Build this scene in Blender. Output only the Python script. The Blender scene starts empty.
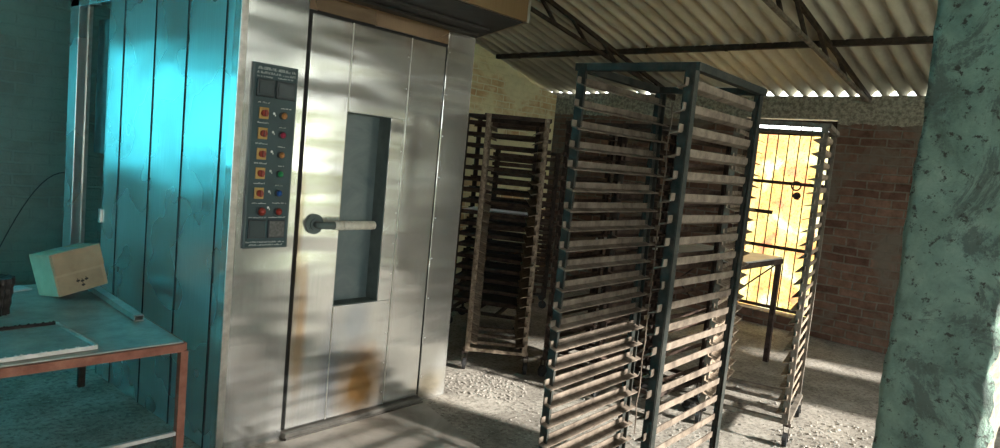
import bpy, bmesh, math, random
from mathutils import Vector, Matrix, Euler
random.seed(7)
sc = bpy.context.scene
C = sc.collection
PI = math.pi
# ------------------------------------------------------------------ helpers
def link(o, parent=None):
    C.objects.link(o)
    if parent: o.parent = parent
    return o
def obj(name, bm, mat, parent=None, smooth=False, off=None):
    me = bpy.data.meshes.new(name)
    if off is not None: bmesh.ops.translate(bm, verts=bm.verts, vec=-Vector(off))
    bmesh.ops.recalc_face_normals(bm, faces=bm.faces)
    bm.to_mesh(me); bm.free()
    for m in (mat if isinstance(mat, (list, tuple)) else [mat]): me.materials.append(m)
    if smooth:
        for p in me.polygons: p.use_smooth = True
    return link(bpy.data.objects.new(name, me), parent)
def thing(name, label, cat, loc=(0,0,0), rotz=0, group=None):
    o = bpy.data.objects.new(name, None); link(o)
    o.empty_display_size = .1
    o.location = loc; o.rotation_euler = (0,0,rotz)
    tag(o, label, cat, group); return o
def tag(o, label, cat, group=None):
    o['label'] = label; o['category'] = cat
    if group: o['group'] = group
    return o
def struct(name, bm, mat, smooth=False, rotz=0):
    o = obj(name, bm, mat, None, smooth); o['kind'] = 'structure'; o.rotation_euler = (0,0,rotz)
    return o
def B(): return bmesh.new()
def box(bm, a, b, bev=0):
    a = Vector(a); b = Vector(b)
    c = (a+b)/2; s = b-a
    r = bmesh.ops.create_cube(bm, size=1, matrix=Matrix.Translation(c) @ Matrix.Diagonal((abs(s.x),abs(s.y),abs(s.z),1)))
    if bev:
        es = list({e for v in r['verts'] for e in v.link_edges})
        bmesh.ops.bevel(bm, geom=es, offset=bev, segments=2, affect='EDGES', profile=.5)
    return r
def bar(bm, p, q, w, h=None, up=(0,0,1)):
    """rectangular bar from p to q"""
    h = h or w
    p = Vector(p); q = Vector(q); d = (q-p); L = d.length; d.normalize()
    u = Vector(up)
    if abs(d.dot(u)) > .98: u = Vector((1,0,0))
    s = d.cross(u).normalized(); u = s.cross(d)
    M = Matrix((( d.x,s.x,u.x,0),(d.y,s.y,u.y,0),(d.z,s.z,u.z,0),(0,0,0,1)))
    M = Matrix.Translation((p+q)/2) @ M @ Matrix.Diagonal((L,w,h,1))
    bmesh.ops.create_cube(bm, size=1, matrix=M)
def cyl(bm, p, q, r, r2=None, seg=16, caps=True):
    p = Vector(p); q = Vector(q); d = q-p
    M = Matrix.Translation((p+q)/2) @ d.to_track_quat('Z','Y').to_matrix().to_4x4()
    bmesh.ops.create_cone(bm, cap_ends=caps, segments=seg, radius1=r, radius2=r if r2 is None else r2, depth=d.length, matrix=M)
def tube(bm, pts, r, seg=8):
    for i in range(len(pts)-1): cyl(bm, pts[i], pts[i+1], r, seg=seg)
def torus(bm, c, axis, R, r, n=20, m=8):
    q = Vector(axis).to_track_quat('Z','Y'); vs = []
    for i in range(n):
        a = 2*PI*i/n; ring = []
        for j in range(m):
            b = 2*PI*j/m
            ring.append(bm.verts.new(Vector(c)+q @ Vector(((R+r*math.cos(b))*math.cos(a),(R+r*math.cos(b))*math.sin(a),r*math.sin(b)))))
        vs.append(ring)
    for i in range(n):
        for j in range(m):
            bm.faces.new((vs[i][j],vs[(i+1)%n][j],vs[(i+1)%n][(j+1)%m],vs[i][(j+1)%m]))
# ------------------------------------------------------------------ materials
def newmat(name):
    m = bpy.data.materials.new(name); m.use_nodes = True
    nt = m.node_tree; nt.nodes.clear()
    out = nt.nodes.new('ShaderNodeOutputMaterial'); b = nt.nodes.new('ShaderNodeBsdfPrincipled')
    nt.links.new(b.outputs[0], out.inputs[0])
    return m, nt, b, out
def N(nt, t, **k):
    n = nt.nodes.new('ShaderNode'+t)
    for a, v in k.items():
        if a.startswith('i_'):
            n.inputs[a[2:].replace('_',' ')].default_value = v
        else: setattr(n, a, v)
    return n
def coords(nt, scale=(1,1,1), rot=(0,0,0), kind='Object'):
    t = N(nt,'TexCoord'); mp = N(nt,'Mapping'); mp.inputs['Scale'].default_value = scale; mp.inputs['Rotation'].default_value = rot
    nt.links.new(t.outputs[kind], mp.inputs[0]); return mp.outputs[0]
def noise(nt, vec, scale, detail=6, rough=.6, dist=0):
    n = N(nt,'TexNoise'); n.inputs['Scale'].default_value = scale; n.inputs['Detail'].default_value = detail
    n.inputs['Roughness'].default_value = rough; n.inputs['Distortion'].default_value = dist
    if vec is not None: nt.links.new(vec, n.inputs['Vector'])
    return n.outputs['Fac']
def ramp(nt, fac, stops):
    r = N(nt,'ValToRGB'); e = r.color_ramp.elements
    while len(e) < len(stops): e.new(.5)
    for i, (p, c) in enumerate(stops):
        e[i].position = p; e[i].color = (*c, 1) if len(c) == 3 else c
    nt.links.new(fac, r.inputs[0]); return r.outputs[0]
def mix(nt, a, b, fac, mode='MIX'):
    m = N(nt,'MixRGB', blend_type=mode)
    for i, v in ((1,a),(2,b),(0,fac)):
        if isinstance(v, (int,float)): m.inputs[i].default_value = v
        elif isinstance(v, tuple): m.inputs[i].default_value = (*v,1)
        else: nt.links.new(v, m.inputs[i])
    return m.outputs[0]
def bump(nt, b, h, strength=.3, dist=.01, prev=None):
    n = N(nt,'Bump'); n.inputs['Strength'].default_value = strength; n.inputs['Distance'].default_value = dist
    nt.links.new(h, n.inputs['Height'])
    if prev is not None: nt.links.new(prev, n.inputs['Normal'])
    nt.links.new(n.outputs[0], b.inputs['Normal']); return n.outputs[0]
def math_(nt, op, a, b=None):
    m = N(nt,'Math', operation=op)
    for i, v in ((0,a),(1,b)):
        if v is None: continue
        if isinstance(v, (int,float)): m.inputs[i].default_value = v
        else: nt.links.new(v, m.inputs[i])
    return m.outputs[0]
def simple(name, col, rough=.6, metal=0, var=.25, scale=12, bmp=.15, c2=None, spec=None):
    m, nt, b, out = newmat(name)
    v = coords(nt)
    f = noise(nt, v, scale)
    lo = c2 or tuple(c*(1-var) for c in col)
    col2 = ramp(nt, f, [(.35, lo), (.65, col)])
    nt.links.new(col2, b.inputs['Base Color'])
    b.inputs['Roughness'].default_value = rough; b.inputs['Metallic'].default_value = metal
    if spec is not None: b.inputs['Specular IOR Level'].default_value = spec
    if bmp: bump(nt, b, noise(nt, v, scale*4), bmp, .004)
    return m
def steel(name, stains=(), base=(.74,.745,.72), rough=.27, wave=.35):
    """brushed stainless sheet: fine vertical grain, gentle oil-canning, heat and rust stains at given places"""
    m, nt, b, out = newmat(name)
    vo = coords(nt); v = coords(nt); v.node.inputs['Location'].default_value = (.37,.53,.21)
    g = noise(nt, coords(nt, (90,90,2.2)), 1.5, 4)
    cl = noise(nt, v, 2.2, 2, .45, .2)
    col = ramp(nt, cl, [(.3, tuple(c*.86 for c in base)), (.55, base), (.75, tuple(min(1,c*1.12) for c in base))])
    col = mix(nt, col, ramp(nt, g, [(.3,(.78,.78,.78)),(.7,(1,1,1))]), .6, 'MULTIPLY')
    for (c, rad, tint, amt) in stains:
        vs = N(nt,'VectorMath', operation='SUBTRACT'); vs.inputs[1].default_value = c; nt.links.new(vo, vs.inputs[0])
        sc_ = N(nt,'VectorMath', operation='MULTIPLY'); sc_.inputs[1].default_value = (1/rad[0],1/rad[1],1/rad[2]); nt.links.new(vs.outputs[0], sc_.inputs[0])
        ln = N(nt,'VectorMath', operation='LENGTH'); nt.links.new(sc_.outputs[0], ln.inputs[0])
        d = math_(nt,'ADD', ln.outputs['Value'], math_(nt,'MULTIPLY', math_(nt,'SUBTRACT', noise(nt, v, 7, 3, .5), .5), .9))
        f = ramp(nt, d, [(.25,(amt,)*3),(1.0,(0,0,0))])
        col = mix(nt, col, tint, f)
    nt.links.new(col, b.inputs['Base Color'])
    b.inputs['Metallic'].default_value = .86
    rr = ramp(nt, noise(nt, v, 3, 2, .4), [(.3,(rough*.8,)*3),(.7,(rough*1.25,)*3)])
    nt.links.new(rr, b.inputs['Roughness'])
    wc = coords(nt, (1.3,1.3,6.5)); wc.node.inputs['Location'].default_value = (.31,.47,.13)
    w = noise(nt, wc, 1.0, 1.0, .3, .0)
    n1 = bump(nt, b, w, wave, .05)
    bump(nt, b, g, .08, .002, n1)
    return m
def wallmat(name, ax, c_brick1, c_brick2, c_mortar, plaster=None, pl_amt=.5, top=None, grime=.5, extra=None):
    """old brickwork; ax = axes used as (u, v)"""
    m, nt, b, out = newmat(name)
    t = N(nt,'TexCoord'); sx = N(nt,'SeparateXYZ'); nt.links.new(t.outputs['Object'], sx.inputs[0])
    cx = N(nt,'CombineXYZ'); nt.links.new(sx.outputs[ax[0]], cx.inputs[0]); nt.links.new(sx.outputs[ax[1]], cx.inputs[1])
    wob = N(nt,'TexNoise'); wob.inputs['Scale'].default_value = 3.0; wob.inputs['Detail'].default_value = 4
    nt.links.new(cx.outputs[0], wob.inputs['Vector'])
    wa = N(nt,'VectorMath', operation='MULTIPLY_ADD'); wa.inputs[1].default_value = (.05,.05,0)
    nt.links.new(wob.outputs['Color'], wa.inputs[0]); nt.links.new(cx.outputs[0], wa.inputs[2])
    vec = wa.outputs[0]
    br = N(nt,'TexBrick'); nt.links.new(vec, br.inputs['Vector'])
    br.inputs['Scale'].default_value = 1; br.inputs['Brick Width'].default_value = .235; br.inputs['Row Height'].default_value = .082
    br.inputs['Mortar Size'].default_value = .009; br.inputs['Mortar Smooth'].default_value = .35
    br.inputs['Color1'].default_value = (*c_brick1,1); br.inputs['Color2'].default_value = (*c_brick2,1); br.inputs['Mortar'].default_value = (*c_mortar,1)
    col = br.outputs['Color']
    n1 = noise(nt, vec, 9, 8, .7)
    col = mix(nt, col, ramp(nt, n1, [(.3,(.35,.33,.3)),(.6,(1,1,1))]), grime, 'MULTIPLY')
    h = math_(nt,'SUBTRACT', noise(nt, vec, 22, 8, .7), br.outputs['Fac'])
    if plaster:
        pf = ramp(nt, noise(nt, vec, 1.6, 8, .65, .5), [(.49,(1,1,1)),(.60,(0,0,0))] if pl_amt > 1 else [(.40,(1,1,1)),(.5,(0,0,0))] if pl_amt < 0 else [(.5-.25*pl_amt-.03,(1,1,1)),(.5-.25*pl_amt+.12+.3*pl_amt,(0,0,0))])
        pc = mix(nt, plaster, tuple(c*.6 for c in plaster), noise(nt, vec, 7, 6, .7))
        col = mix(nt, col, pc, pf)
    if top:
        z0, tc = top
        zz = math_(nt,'ADD', sx.outputs[2], math_(nt,'MULTIPLY', math_(nt,'SUBTRACT', noise(nt, vec, 6, 6, .7), .5), .12))
        tf = math_(nt,'GREATER_THAN', zz, z0)
        tcol = mix(nt, tc, tuple(c*.45 for c in tc), ramp(nt, noise(nt, vec, 26, 4, .7), [(.4,(0,0,0)),(.6,(1,1,1))]))
        col = mix(nt, col, tcol, tf)
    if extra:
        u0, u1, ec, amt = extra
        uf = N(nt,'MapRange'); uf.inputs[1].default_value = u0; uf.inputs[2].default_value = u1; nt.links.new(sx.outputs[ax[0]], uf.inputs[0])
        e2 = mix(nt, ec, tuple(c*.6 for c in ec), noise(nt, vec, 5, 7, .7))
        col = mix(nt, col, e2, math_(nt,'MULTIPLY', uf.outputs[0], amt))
    nt.links.new(col, b.inputs['Base Color']); b.inputs['Roughness'].default_value = .93
    b.inputs['Specular IOR Level'].default_value = .15
    bump(nt, b, h, .7, .02)
    return m
def rusty(name, dark, light, lo=.34, hi=.70, rough=.8, metal=.2, scale=14):
    m, nt, b, out = newmat(name)
    v = coords(nt)
    f = noise(nt, v, scale, 8, .7)
    nt.links.new(ramp(nt, f, [(lo, dark), (hi, light)]), b.inputs['Base Color'])
    b.inputs['Roughness'].default_value = rough; b.inputs['Metallic'].default_value = metal; b.inputs['Specular IOR Level'].default_value = .2
    bump(nt, b, noise(nt, v, 60, 6, .7), .5, .004)
    return m

M_front = steel('brushed_steel_front', stains=[((.80,0,.20),(.22,1,.30),(.50,.27,.09),.95), ((.60,0,.30),(.08,1,.45),(.30,.34,.42),.6),
        ((.40,0,.55),(.05,1,.45),(.5,.3,.12),.7), ((.75,0,.55),(.14,1,.3),(.30,.36,.45),.5), ((.14,0,.35),(.22,1,.3),(.36,.34,.32),.6), ((1.35,0,.1),(.2,1,.12),(.42,.36,.25),.7),
        ((.95,0,2.30),(.62,1,.32),(.26,.13,.06),.9), ((.36,0,1.0),(.03,1,.7),(.4,.26,.1),.5)], rough=.20, wave=.36)
M_side = steel('brushed_steel_side', base=(.60,.62,.60), rough=.27, wave=.10)
M_hood = steel('heat_browned_steel', base=(.36,.24,.13), rough=.33, wave=.15)
M_header = steel('heat_browned_header', base=(.42,.29,.19), rough=.28, wave=.2)
M_trim = simple('bright_steel_edge', (.62,.6,.55), .35, .9, .3, 20)
M_dark = simple('dark_metal', (.035,.03,.027), .7, .3, .5, 10)  # near-black base, also on the hood underside and rear inner panel
M_gasket = simple('black_rubber_gasket', (.012,.012,.012), .8)
M_sill = simple('dull_dark_sill_steel', (.12,.11,.095), .6, .2, .4, 12)
M_glass, _nt, _b, _o = newmat('smoked_oven_glass'); _b.inputs['Base Color'].default_value = (.055,.085,.085,1); _b.inputs['Roughness'].default_value = .25
_nt.links.new(ramp(_nt, noise(_nt, coords(_nt), 5, 6, .7, 1.), [(.35,(.11,.15,.155)),(.7,(.16,.20,.20))]), _b.inputs['Base Color'])  # lighter blue-grey base stands in for daylight reflected in the glass
M_reveal = simple('oxidised_reveal_metal', (.15,.19,.18), .6, .1, .4, 8)
M_panel = simple('dark_printed_panel', (.035,.075,.085), .35, 0, .3, 6, 0)  # blue-grey base lifted to carry the panel's sheen
M_white = simple('white_lettering', (.75,.78,.75), .5, 0, .05)
M_yel = simple('yellow_switch_plate', (.50,.31,.09), .4, 0, .1)
M_red = simple('red_plastic', (.33,.045,.03), .35, 0, .1)
M_orange = simple('orange_lens', (.5,.24,.09), .3, 0, .1)
M_mag = simple('magenta_red_lens', (.42,.05,.10), .3, 0, .1)
M_green = simple('green_lens', (.03,.35,.13), .3, 0, .1)
M_blue = simple('blue_lens', (.03,.12,.42), .3, 0, .1)
M_bezel = simple('dark_bezel_plastic', (.03,.04,.045), .4, 0, .1)
M_screen = simple('dull_display', (.045,.065,.07), .25, 0, .2)
M_grey = simple('grey_keypad', (.16,.16,.15), .6, 0, .5, 90)
M_handle = simple('pale_worn_handle_grip', (.85,.80,.68), .5, .1, .25, 30)
M_rackA = rusty('rusty_rack_runners', (.075,.057,.044), (.23,.185,.145))
M_postA = rusty('green_painted_rack_post', (.008,.013,.012), (.046,.044,.037), metal=0)
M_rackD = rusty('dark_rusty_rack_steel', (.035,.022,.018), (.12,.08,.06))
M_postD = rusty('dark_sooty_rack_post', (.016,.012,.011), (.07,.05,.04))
M_postG = rusty('greyed_rack_post', (.07,.06,.05), (.22,.19,.155))
M_rackB = rusty('flaking_brown_rack_runners', (.10,.07,.05), (.40,.32,.24), scale=30)
M_tray = rusty('blackened_baking_tray', (.012,.012,.012), (.06,.055,.05), rough=.55, metal=.5)
M_traylight = rusty('scraped_tray_metal', (.5,.48,.45), (.75,.73,.7), rough=.5)
M_traytop2 = rusty('pale_table_top', (.45,.44,.42), (.7,.68,.65), rough=.35, metal=.3, scale=5)  # pale grey top, tone varied at random
M_whitetray = simple('whitish_tray', (.9,.9,.88), .5, 0, .05)
M_purlin = rusty('old_steel_purlin', (.018,.014,.012), (.07,.052,.04))
M_tframe = rusty('red_oxide_table_frame', (.22,.085,.06), (.38,.17,.12), metal=.05)
M_ttop = rusty('worn_sheet_table_top', (.20,.22,.20), (.42,.43,.38), rough=.45, metal=.35, scale=6)
M_card = simple('cardboard', (.42,.32,.21), .85, 0, .2, 9)
M_cardedge = simple('cardboard_flap', (.38,.28,.18), .85, 0, .25, 9)
M_gateframe = rusty('dark_gate_steel', (.02,.014,.012), (.09,.06,.05))
M_stone = simple('pale_rubble', (.34,.31,.27), .9, 0, .35, 18, .6)
M_coal = simple('charred_lump', (.02,.018,.016), .9, 0, .4, 18, .6)
M_cable = simple('black_cable', (.02,.025,.025), .6)
M_paper = simple('white_paper', (.6,.62,.6), .8)
M_leaf = simple('sunlit_foliage', (.30,.42,.06), .7, 0, .6, 6)
M_bark = simple('bark', (.12,.08,.05), .9)
M_yard = simple('dry_yard_earth', (.45,.45,.36), .95, 0, .3, 2)

# floor
M_floor, nt, b, out = newmat('worn_concrete_floor')
v = coords(nt); f1 = noise(nt, v, 2.3, 9, .72, .4); f2 = noise(nt, v, 34, 6, .75)
c = ramp(nt, f1, [(.33,(.15,.135,.115)),(.5,(.27,.245,.21)),(.68,(.40,.37,.32))])
c = mix(nt, c, ramp(nt, f2, [(.36,(.25,.23,.2)),(.52,(1,1,1))]), .75, 'MULTIPLY')
c = mix(nt, c, (.52,.49,.43), ramp(nt, noise(nt, v, 55, 3, .8), [(.62,(0,0,0)),(.68,(.8,.8,.8))]))
nt.links.new(c, b.inputs['Base Color']); b.inputs['Roughness'].default_value = .85; b.inputs['Specular IOR Level'].default_value = .25
bump(nt, b, noise(nt, v, 26, 9, .75), .6, .012)
M_pad, nt, b, out = newmat('trowelled_cement_pad')
v = coords(nt); c = ramp(nt, noise(nt, v, 3, 8, .65, .8), [(.3,(.15,.135,.115)),(.7,(.30,.27,.235))])
nt.links.new(c, b.inputs['Base Color']); b.inputs['Roughness'].default_value = .7; bump(nt, b, noise(nt, v, 20, 8, .7), .25, .006)
# roof
M_roof, nt, b, out = newmat('asbestos_cement_sheet')
v = coords(nt); f = noise(nt, coords(nt, (.5,3,1)), 2.2, 8, .7)
c = ramp(nt, f, [(.3,(.32,.305,.25)),(.5,(.45,.435,.365)),(.72,(.56,.545,.46))])
c = mix(nt, c, ramp(nt, noise(nt, v, 1.1, 6, .6), [(.35,(.6,.56,.5)),(.6,(1,1,1))]), .5, 'MULTIPLY')
nt.links.new(c, b.inputs['Base Color']); b.inputs['Roughness'].default_value = .9; bump(nt, b, noise(nt, v, 40, 6, .7), .25, .005)
# brick walls
W_back = wallmat('dark_red_brick', (1,2), (.11,.058,.042), (.20,.118,.085), (.17,.145,.115), plaster=(.17,.14,.11), pl_amt=-.2, top=(2.15,(.34,.31,.24)), grime=.75)
W_left = wallmat('limewashed_brick', (0,2), (.55,.33,.17), (.66,.5,.28), (.72,.68,.45), plaster=(.88,.80,.50), pl_amt=1.3, grime=.35, extra=(4.2,3.2,(.12,.17,.175),.85))  # extra: dark teal near end, cyan light and shade put into the colour
W_side = wallmat('plain_brick', (1,2), (.30,.20,.15), (.36,.25,.18), (.3,.27,.22), grime=.6)
W_right = wallmat('plain_brick_right', (0,2), (.30,.20,.15), (.36,.25,.18), (.3,.27,.22), grime=.6)
# green plaster pillar
M_pil, nt, b, out = newmat('green_painted_plaster')
v = coords(nt); f = noise(nt, v, 4.5, 9, .7, .3)
c = ramp(nt, f, [(.3,(.09,.135,.11)),(.45,(.19,.29,.235)),(.58,(.26,.38,.31)),(.75,(.40,.49,.40))])
sp = noise(nt, v, 24, 5, .7); c = mix(nt, c, (.05,.055,.045), ramp(nt, sp, [(.565,(0,0,0)),(.63,(1,1,1))]))
c = mix(nt, c, (.10,.13,.115), ramp(nt, noise(nt, v, 2.4, 9, .8, 1.2), [(.52,(0,0,0)),(.57,(.8,.8,.8))]))
nt.links.new(c, b.inputs['Base Color']); b.inputs['Roughness'].default_value = .75
bump(nt, b, noise(nt, v, 13, 9, .78), 1.0, .04)
M_broken = simple('broken_pale_plaster', (.28,.245,.19), .9, 0, .5, 24, .8)
# translucent sheets
def sheet(name, col, blot=None, tr=.8):
    m, nt, b, out = newmat(name); nt.nodes.remove(b)
    v = coords(nt)
    t = N(nt,'BsdfTranslucent'); d = N(nt,'BsdfDiffuse'); mx = N(nt,'MixShader'); mx.inputs[0].default_value = tr
    if blot: c = blot(nt, v)
    else: c = mix(nt, col, tuple(x*.75 for x in col), noise(nt, v, 2, 4))
    nt.links.new(c, t.inputs[0]); nt.links.new(c, d.inputs[0])
    nt.links.new(d.outputs[0], mx.inputs[1]); nt.links.new(t.outputs[0], mx.inputs[2]); nt.links.new(mx.outputs[0], out.inputs[0])
    return m
M_tarp = sheet('cyan_tarpaulin', (.20,.60,.68), tr=.85)
def blots(nt, v):
    c = ramp(nt, noise(nt, v, 2.6, 5, .6, .8), [(.32,(.76,.42,.32)),(.42,(.80,.58,.34)),(.52,(.80,.72,.42)),(.62,(.82,.80,.68)),(.75,(.64,.64,.42))])
    c = mix(nt, c, (.72,.28,.2), ramp(nt, noise(nt, v, 7, 4, .7), [(.60,(0,0,0)),(.66,(.6,.6,.6))]))
    return mix(nt, c, (.3,.22,.08), ramp(nt, noise(nt, v, 45, 5, .8), [(.53,(0,0,0)),(.62,(.8,.8,.8))]))
M_cloth = sheet('mottled_yellow_cloth', (.8,.7,.3), blots, .7)

# ------------------------------------------------------------------ the room (own frame, turned -3 degrees)
RZ = math.radians(-3.0)
XB, YW = 7.35, 6.059          # inner faces of back wall and left wall
ZE, SL = 2.46, .235           # roof height at the back wall, roof slope
XL, YR = -2.2, -1.7
def zr(x): return ZE + SL*(XB-x)
def b2w(x, y, z=0):
    c_, s_ = math.cos(RZ), math.sin(RZ)
    return Vector((c_*x - s_*y, s_*x + c_*y, z))
# floor
bm = B(); bmesh.ops.create_grid(bm, x_segments=60, y_segments=50, size=1)
for v_ in bm.verts:
    v_.co.x = XL + (v_.co.x+1)/2*(XB-XL+.25); v_.co.y = YR-.25 + (v_.co.y+1)/2*(YW-YR+.5)
    v_.co.z = random.uniform(-.004,0)
r = bmesh.ops.extrude_face_region(bm, geom=bm.faces[:])
for g in r['geom']:
    if isinstance(g, bmesh.types.BMVert): g.co.z = -.12
struct('floor', bm, M_floor, True, RZ)
# wall pieces built of boxes around openings; ordinary strips
def wall_grid(bm, ax, c0, c1, u0, u1, top, hole=None, z0=0):
    """wall slab normal to axis ax between c0..c1, spanning u0..u1, top(u); holes = list of (ua,ub,za,zb)"""
    us = {u0, u1}; zs_ = []
    for h in hole or []: us |= {h[0], h[1]}
    us = sorted(us)
    fine = []
    for i in range(len(us)-1):
        n = max(1, int((us[i+1]-us[i])/.5)); fine += [us[i] + (us[i+1]-us[i])*k/n for k in range(n)]
    fine.append(us[-1])
    def prism(ua, ub, za, zb0, zb1):
        pts = []
        for cc in (c0, c1):
            for (u, z) in ((ua,za),(ub,za),(ub,zb1),(ua,zb0)):
                pts.append(bm.verts.new((cc,u,z) if ax == 0 else (u,cc,z)))
        f = [(0,1,2,3),(7,6,5,4),(0,4,5,1),(1,5,6,2),(2,6,7,3),(3,7,4,0)]
        for q in f: bm.faces.new([pts[k] for k in q])
    for i in range(len(fine)-1):
        ua, ub = fine[i], fine[i+1]; mid = (ua+ub)/2; segs = [(z0, None)]
        for h in hole or []:
            if h[0] < mid < h[1]:
                segs = [(z0, h[2]), (h[3], None)]
        for (za, zb) in segs:
            if zb is None: prism(ua, ub, za, top(ua), top(ub))
            elif zb > za + .001: prism(ua, ub, za, zb, zb)
GY0, GY1, GZ0, GZ1 = 2.44, 3.38, .14, 2.19
bm = B(); wall_grid(bm, 0, XB, XB+.23, YR, YW+.23, lambda u: ZE-.03+.02*math.sin(u*5.1)+.012*math.sin(u*17), [(GY0,GY1,GZ0,GZ1)])
struct('wall_back', bm, W_back, False, RZ)
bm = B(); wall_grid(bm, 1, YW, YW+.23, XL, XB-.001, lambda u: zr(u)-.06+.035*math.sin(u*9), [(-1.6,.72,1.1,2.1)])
# left wall: yellow wash towards the far end
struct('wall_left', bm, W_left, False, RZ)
bm = B(); wall_grid(bm, 0, XL-.23, XL, YR, YW+.23, lambda u: zr(XL)-.05, [(3.1,5.6,.5,2.9)])
struct('wall_front', bm, W_side, False, RZ)
bm = B(); wall_grid(bm, 1, YR-.23, YR, XL, XB-.001, lambda u: zr(u)-.05, [(-1.6,2.4,.9,2.5),(2.7,5.85,0,2.25),(6.95,7.3,0,1.75)])
struct('wall_right', bm, W_right, False, RZ)
# corrugated roof
bm = B(); P_ = .15; A_ = .036
y0, y1 = YR-.35, YW+.25; n = int((y1-y0)/P_*10)
rows = []
xs = [(XL-.1, 0), (.6, 0), (.62, -.012), (3.4, -.012), (3.42, -.024), (XB+.07, -.024)]
for x, dz in xs:
    row = []
    for i in range(n+1):
        y = y0 + (y1-y0)*i/n
        row.append(bm.verts.new((x, y, zr(x)+.035+dz+A_*math.sin(2*PI*y/P_))))
    rows.append(row)
for a, b_ in zip(rows, rows[1:]):
    for i in range(n): bm.faces.new((a[i],a[i+1],b_[i+1],b_[i]))
roof = struct('ceiling', bm, M_roof, True, RZ)
md = roof.modifiers.new('thickness','SOLIDIFY'); md.thickness = .007; md.offset = 1
# unseen lean-to sheet, added to keep sun out of the window
bm = B(); rows = []
for (y, z) in ((YR-.24, 2.72), (YR-3.3, 2.15)):
    rows.append([bm.verts.new((-2.2+4.9*i/400, y, z+.02*math.sin(2*PI*(4.9*i/400)/.15))) for i in range(401)])
for i in range(400): bm.faces.new((rows[0][i],rows[0][i+1],rows[1][i+1],rows[1][i]))
o = struct('added_sunshade', bm, M_roof, True, RZ); o.modifiers.new('t','SOLIDIFY').thickness = .007
# purlins
for (x, w, lab) in ((6.13, .055, 'dark steel purlin running under the corrugated roof nearest the back wall'), (3.9, .055, 'steel purlin under the roof above the oven'), (1.4,.055,'steel purlin under the roof before the oven')):
    o = thing('purlin', lab, 'roof beam', b2w(x, 2.2, zr(x)), RZ)
    bm = B(); bar(bm, (0,-3.85,-.045),(0,3.84,-.045), w, .05)
    obj('beam', bm, M_purlin, o)
    for k in range(9):
        bm = B(); yy = -3.4+k*.86; cyl(bm, (0,yy,-.02),(0,yy,.01), .007, seg=6); box(bm, (-.012,yy-.012,-.078),(.012,yy+.012,-.018))
        obj('hook_bolt', bm, M_purlin, o)
# rafters (open web)
def rafter(yb, lab, xs_, spread, mat_low):
    o = thing('roof_truss', lab, 'roof truss', b2w(XB, yb, ZE), RZ)
    L = XB - xs_
    top0, top1 = Vector((-.02,0,-.005-.06)), Vector((-L,0,SL*L-.065))
    low1 = Vector((-L,0,SL*L-.065-spread))
    bm = B(); bar(bm, top0, top1, .032, .036); obj('top_chord', bm, M_purlin, o)
    bm = B(); bar(bm, top0+Vector((0,0,-.03)), low1, .032, .03); obj('bottom_chord', bm, mat_low, o)
    nweb = 9
    for k in range(1, nweb+1):
        t = k/nweb*.97; p = top0.lerp(top1, t); t2 = max(0,(k-.55)/nweb*.97); q = (top0+Vector((0,0,-.03))).lerp(low1, t2)
        bm = B(); bar(bm, p, q, .03, .02); obj('web_strut', bm, M_purlin, o)
rafter(2.17, 'open web steel truss meeting the back wall beside the green pillar', 2.6, .42, M_postG)
rafter(4.28, 'dark steel truss crossing the corrugated roof beside the oven hood', 2.6, .30, M_purlin)

# tarpaulin windows
def tarp(name, kind_ax, c_, u0, u1, z0, z1):
    o = bpy.data.objects.new(name, None); link(o); o['kind'] = 'structure'; o.rotation_euler = (0,0,RZ)
    nx, nz = 30, 16; bm = B(); g = []
    for i in range(nx+1):
        col_ = []
        for j in range(nz+1):
            u = u0+(u1-u0)*i/nx; z = z0+(z1-z0)*j/nz; d = .012*math.sin(u*14+z*2)+.008*math.sin(z*9+u*3)
            col_.append(bm.verts.new((c_+d,u,z) if kind_ax == 0 else (u,c_+d,z)))
        g.append(col_)
    for i in range(nx):
        for j in range(nz): bm.faces.new((g[i][j],g[i+1][j],g[i+1][j+1],g[i][j+1]))
    s = obj('tarpaulin_sheet', bm, M_tarp, o, True)
    md = s.modifiers.new('t','SOLIDIFY'); md.thickness = .0015
    bm = B()
    def P(u,z,d=0): return (c_+d,u,z) if kind_ax == 0 else (u,c_+d,z)
    for (a, b_) in (((u0,z0),(u1,z0)),((u0,z1),(u1,z1)),((u0,z0),(u0,z1)),((u1,z0),(u1,z1)),(((u0+u1)/2,z0),((u0+u1)/2,z1))):
        bar(bm, P(*a,.03), P(*b_,.03), .04, .04)
    obj('window_frame', bm, M_postG, o)
tarp('window_1', 1, YW+.12, -1.6, .72, 1.1, 2.1)
tarp('window_2', 0, XL-.12, 3.1, 5.6, .5, 2.9)

# gate: grille + mottled cloth behind
g = thing('grille_gate', 'dark steel grille gate with thin bars and ring latch in the brick wall', 'gate', b2w(XB+.03, 0, 0), RZ)
bm = B()
bar(bm,(0,GY0+.02,GZ0),(0,GY0+.02,GZ1-.02),.05); bar(bm,(0,GY1-.02,GZ0),(0,GY1-.02,GZ1-.02),.05)
bar(bm,(0,GY0,GZ1-.045),(0,GY1,GZ1-.045),.05,.06); bar(bm,(0,GY0,GZ0+.06),(0,GY1,GZ0+.06),.04,.03)
obj('gate_frame', bm, M_gateframe, g)
for z in (2.035, 1.52, .84):
    bm = B(); bar(bm,(0,GY0,z),(0,GY1,z),.03,.035); obj('cross_bar', bm, M_gateframe, g)
bm = B(); bar(bm,(-.01,2.98,1.2),(-.01,GY1,1.2),.03,.04); obj('bolt_bar', bm, M_gateframe, g)
for k in range(1,8):
    y = GY0+.02+(GY1-GY0-.04)*k/8
    bm = B(); cyl(bm,(0,y,GZ0+.05),(0,y,GZ1-.05),.0065,seg=8); obj('vertical_bar', bm, M_gateframe, g)
bm = B(); torus(bm,(-.03,2.76,1.50),(1,.15,0),.045,.009); obj('latch_ring', bm, M_gateframe, g)
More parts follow.
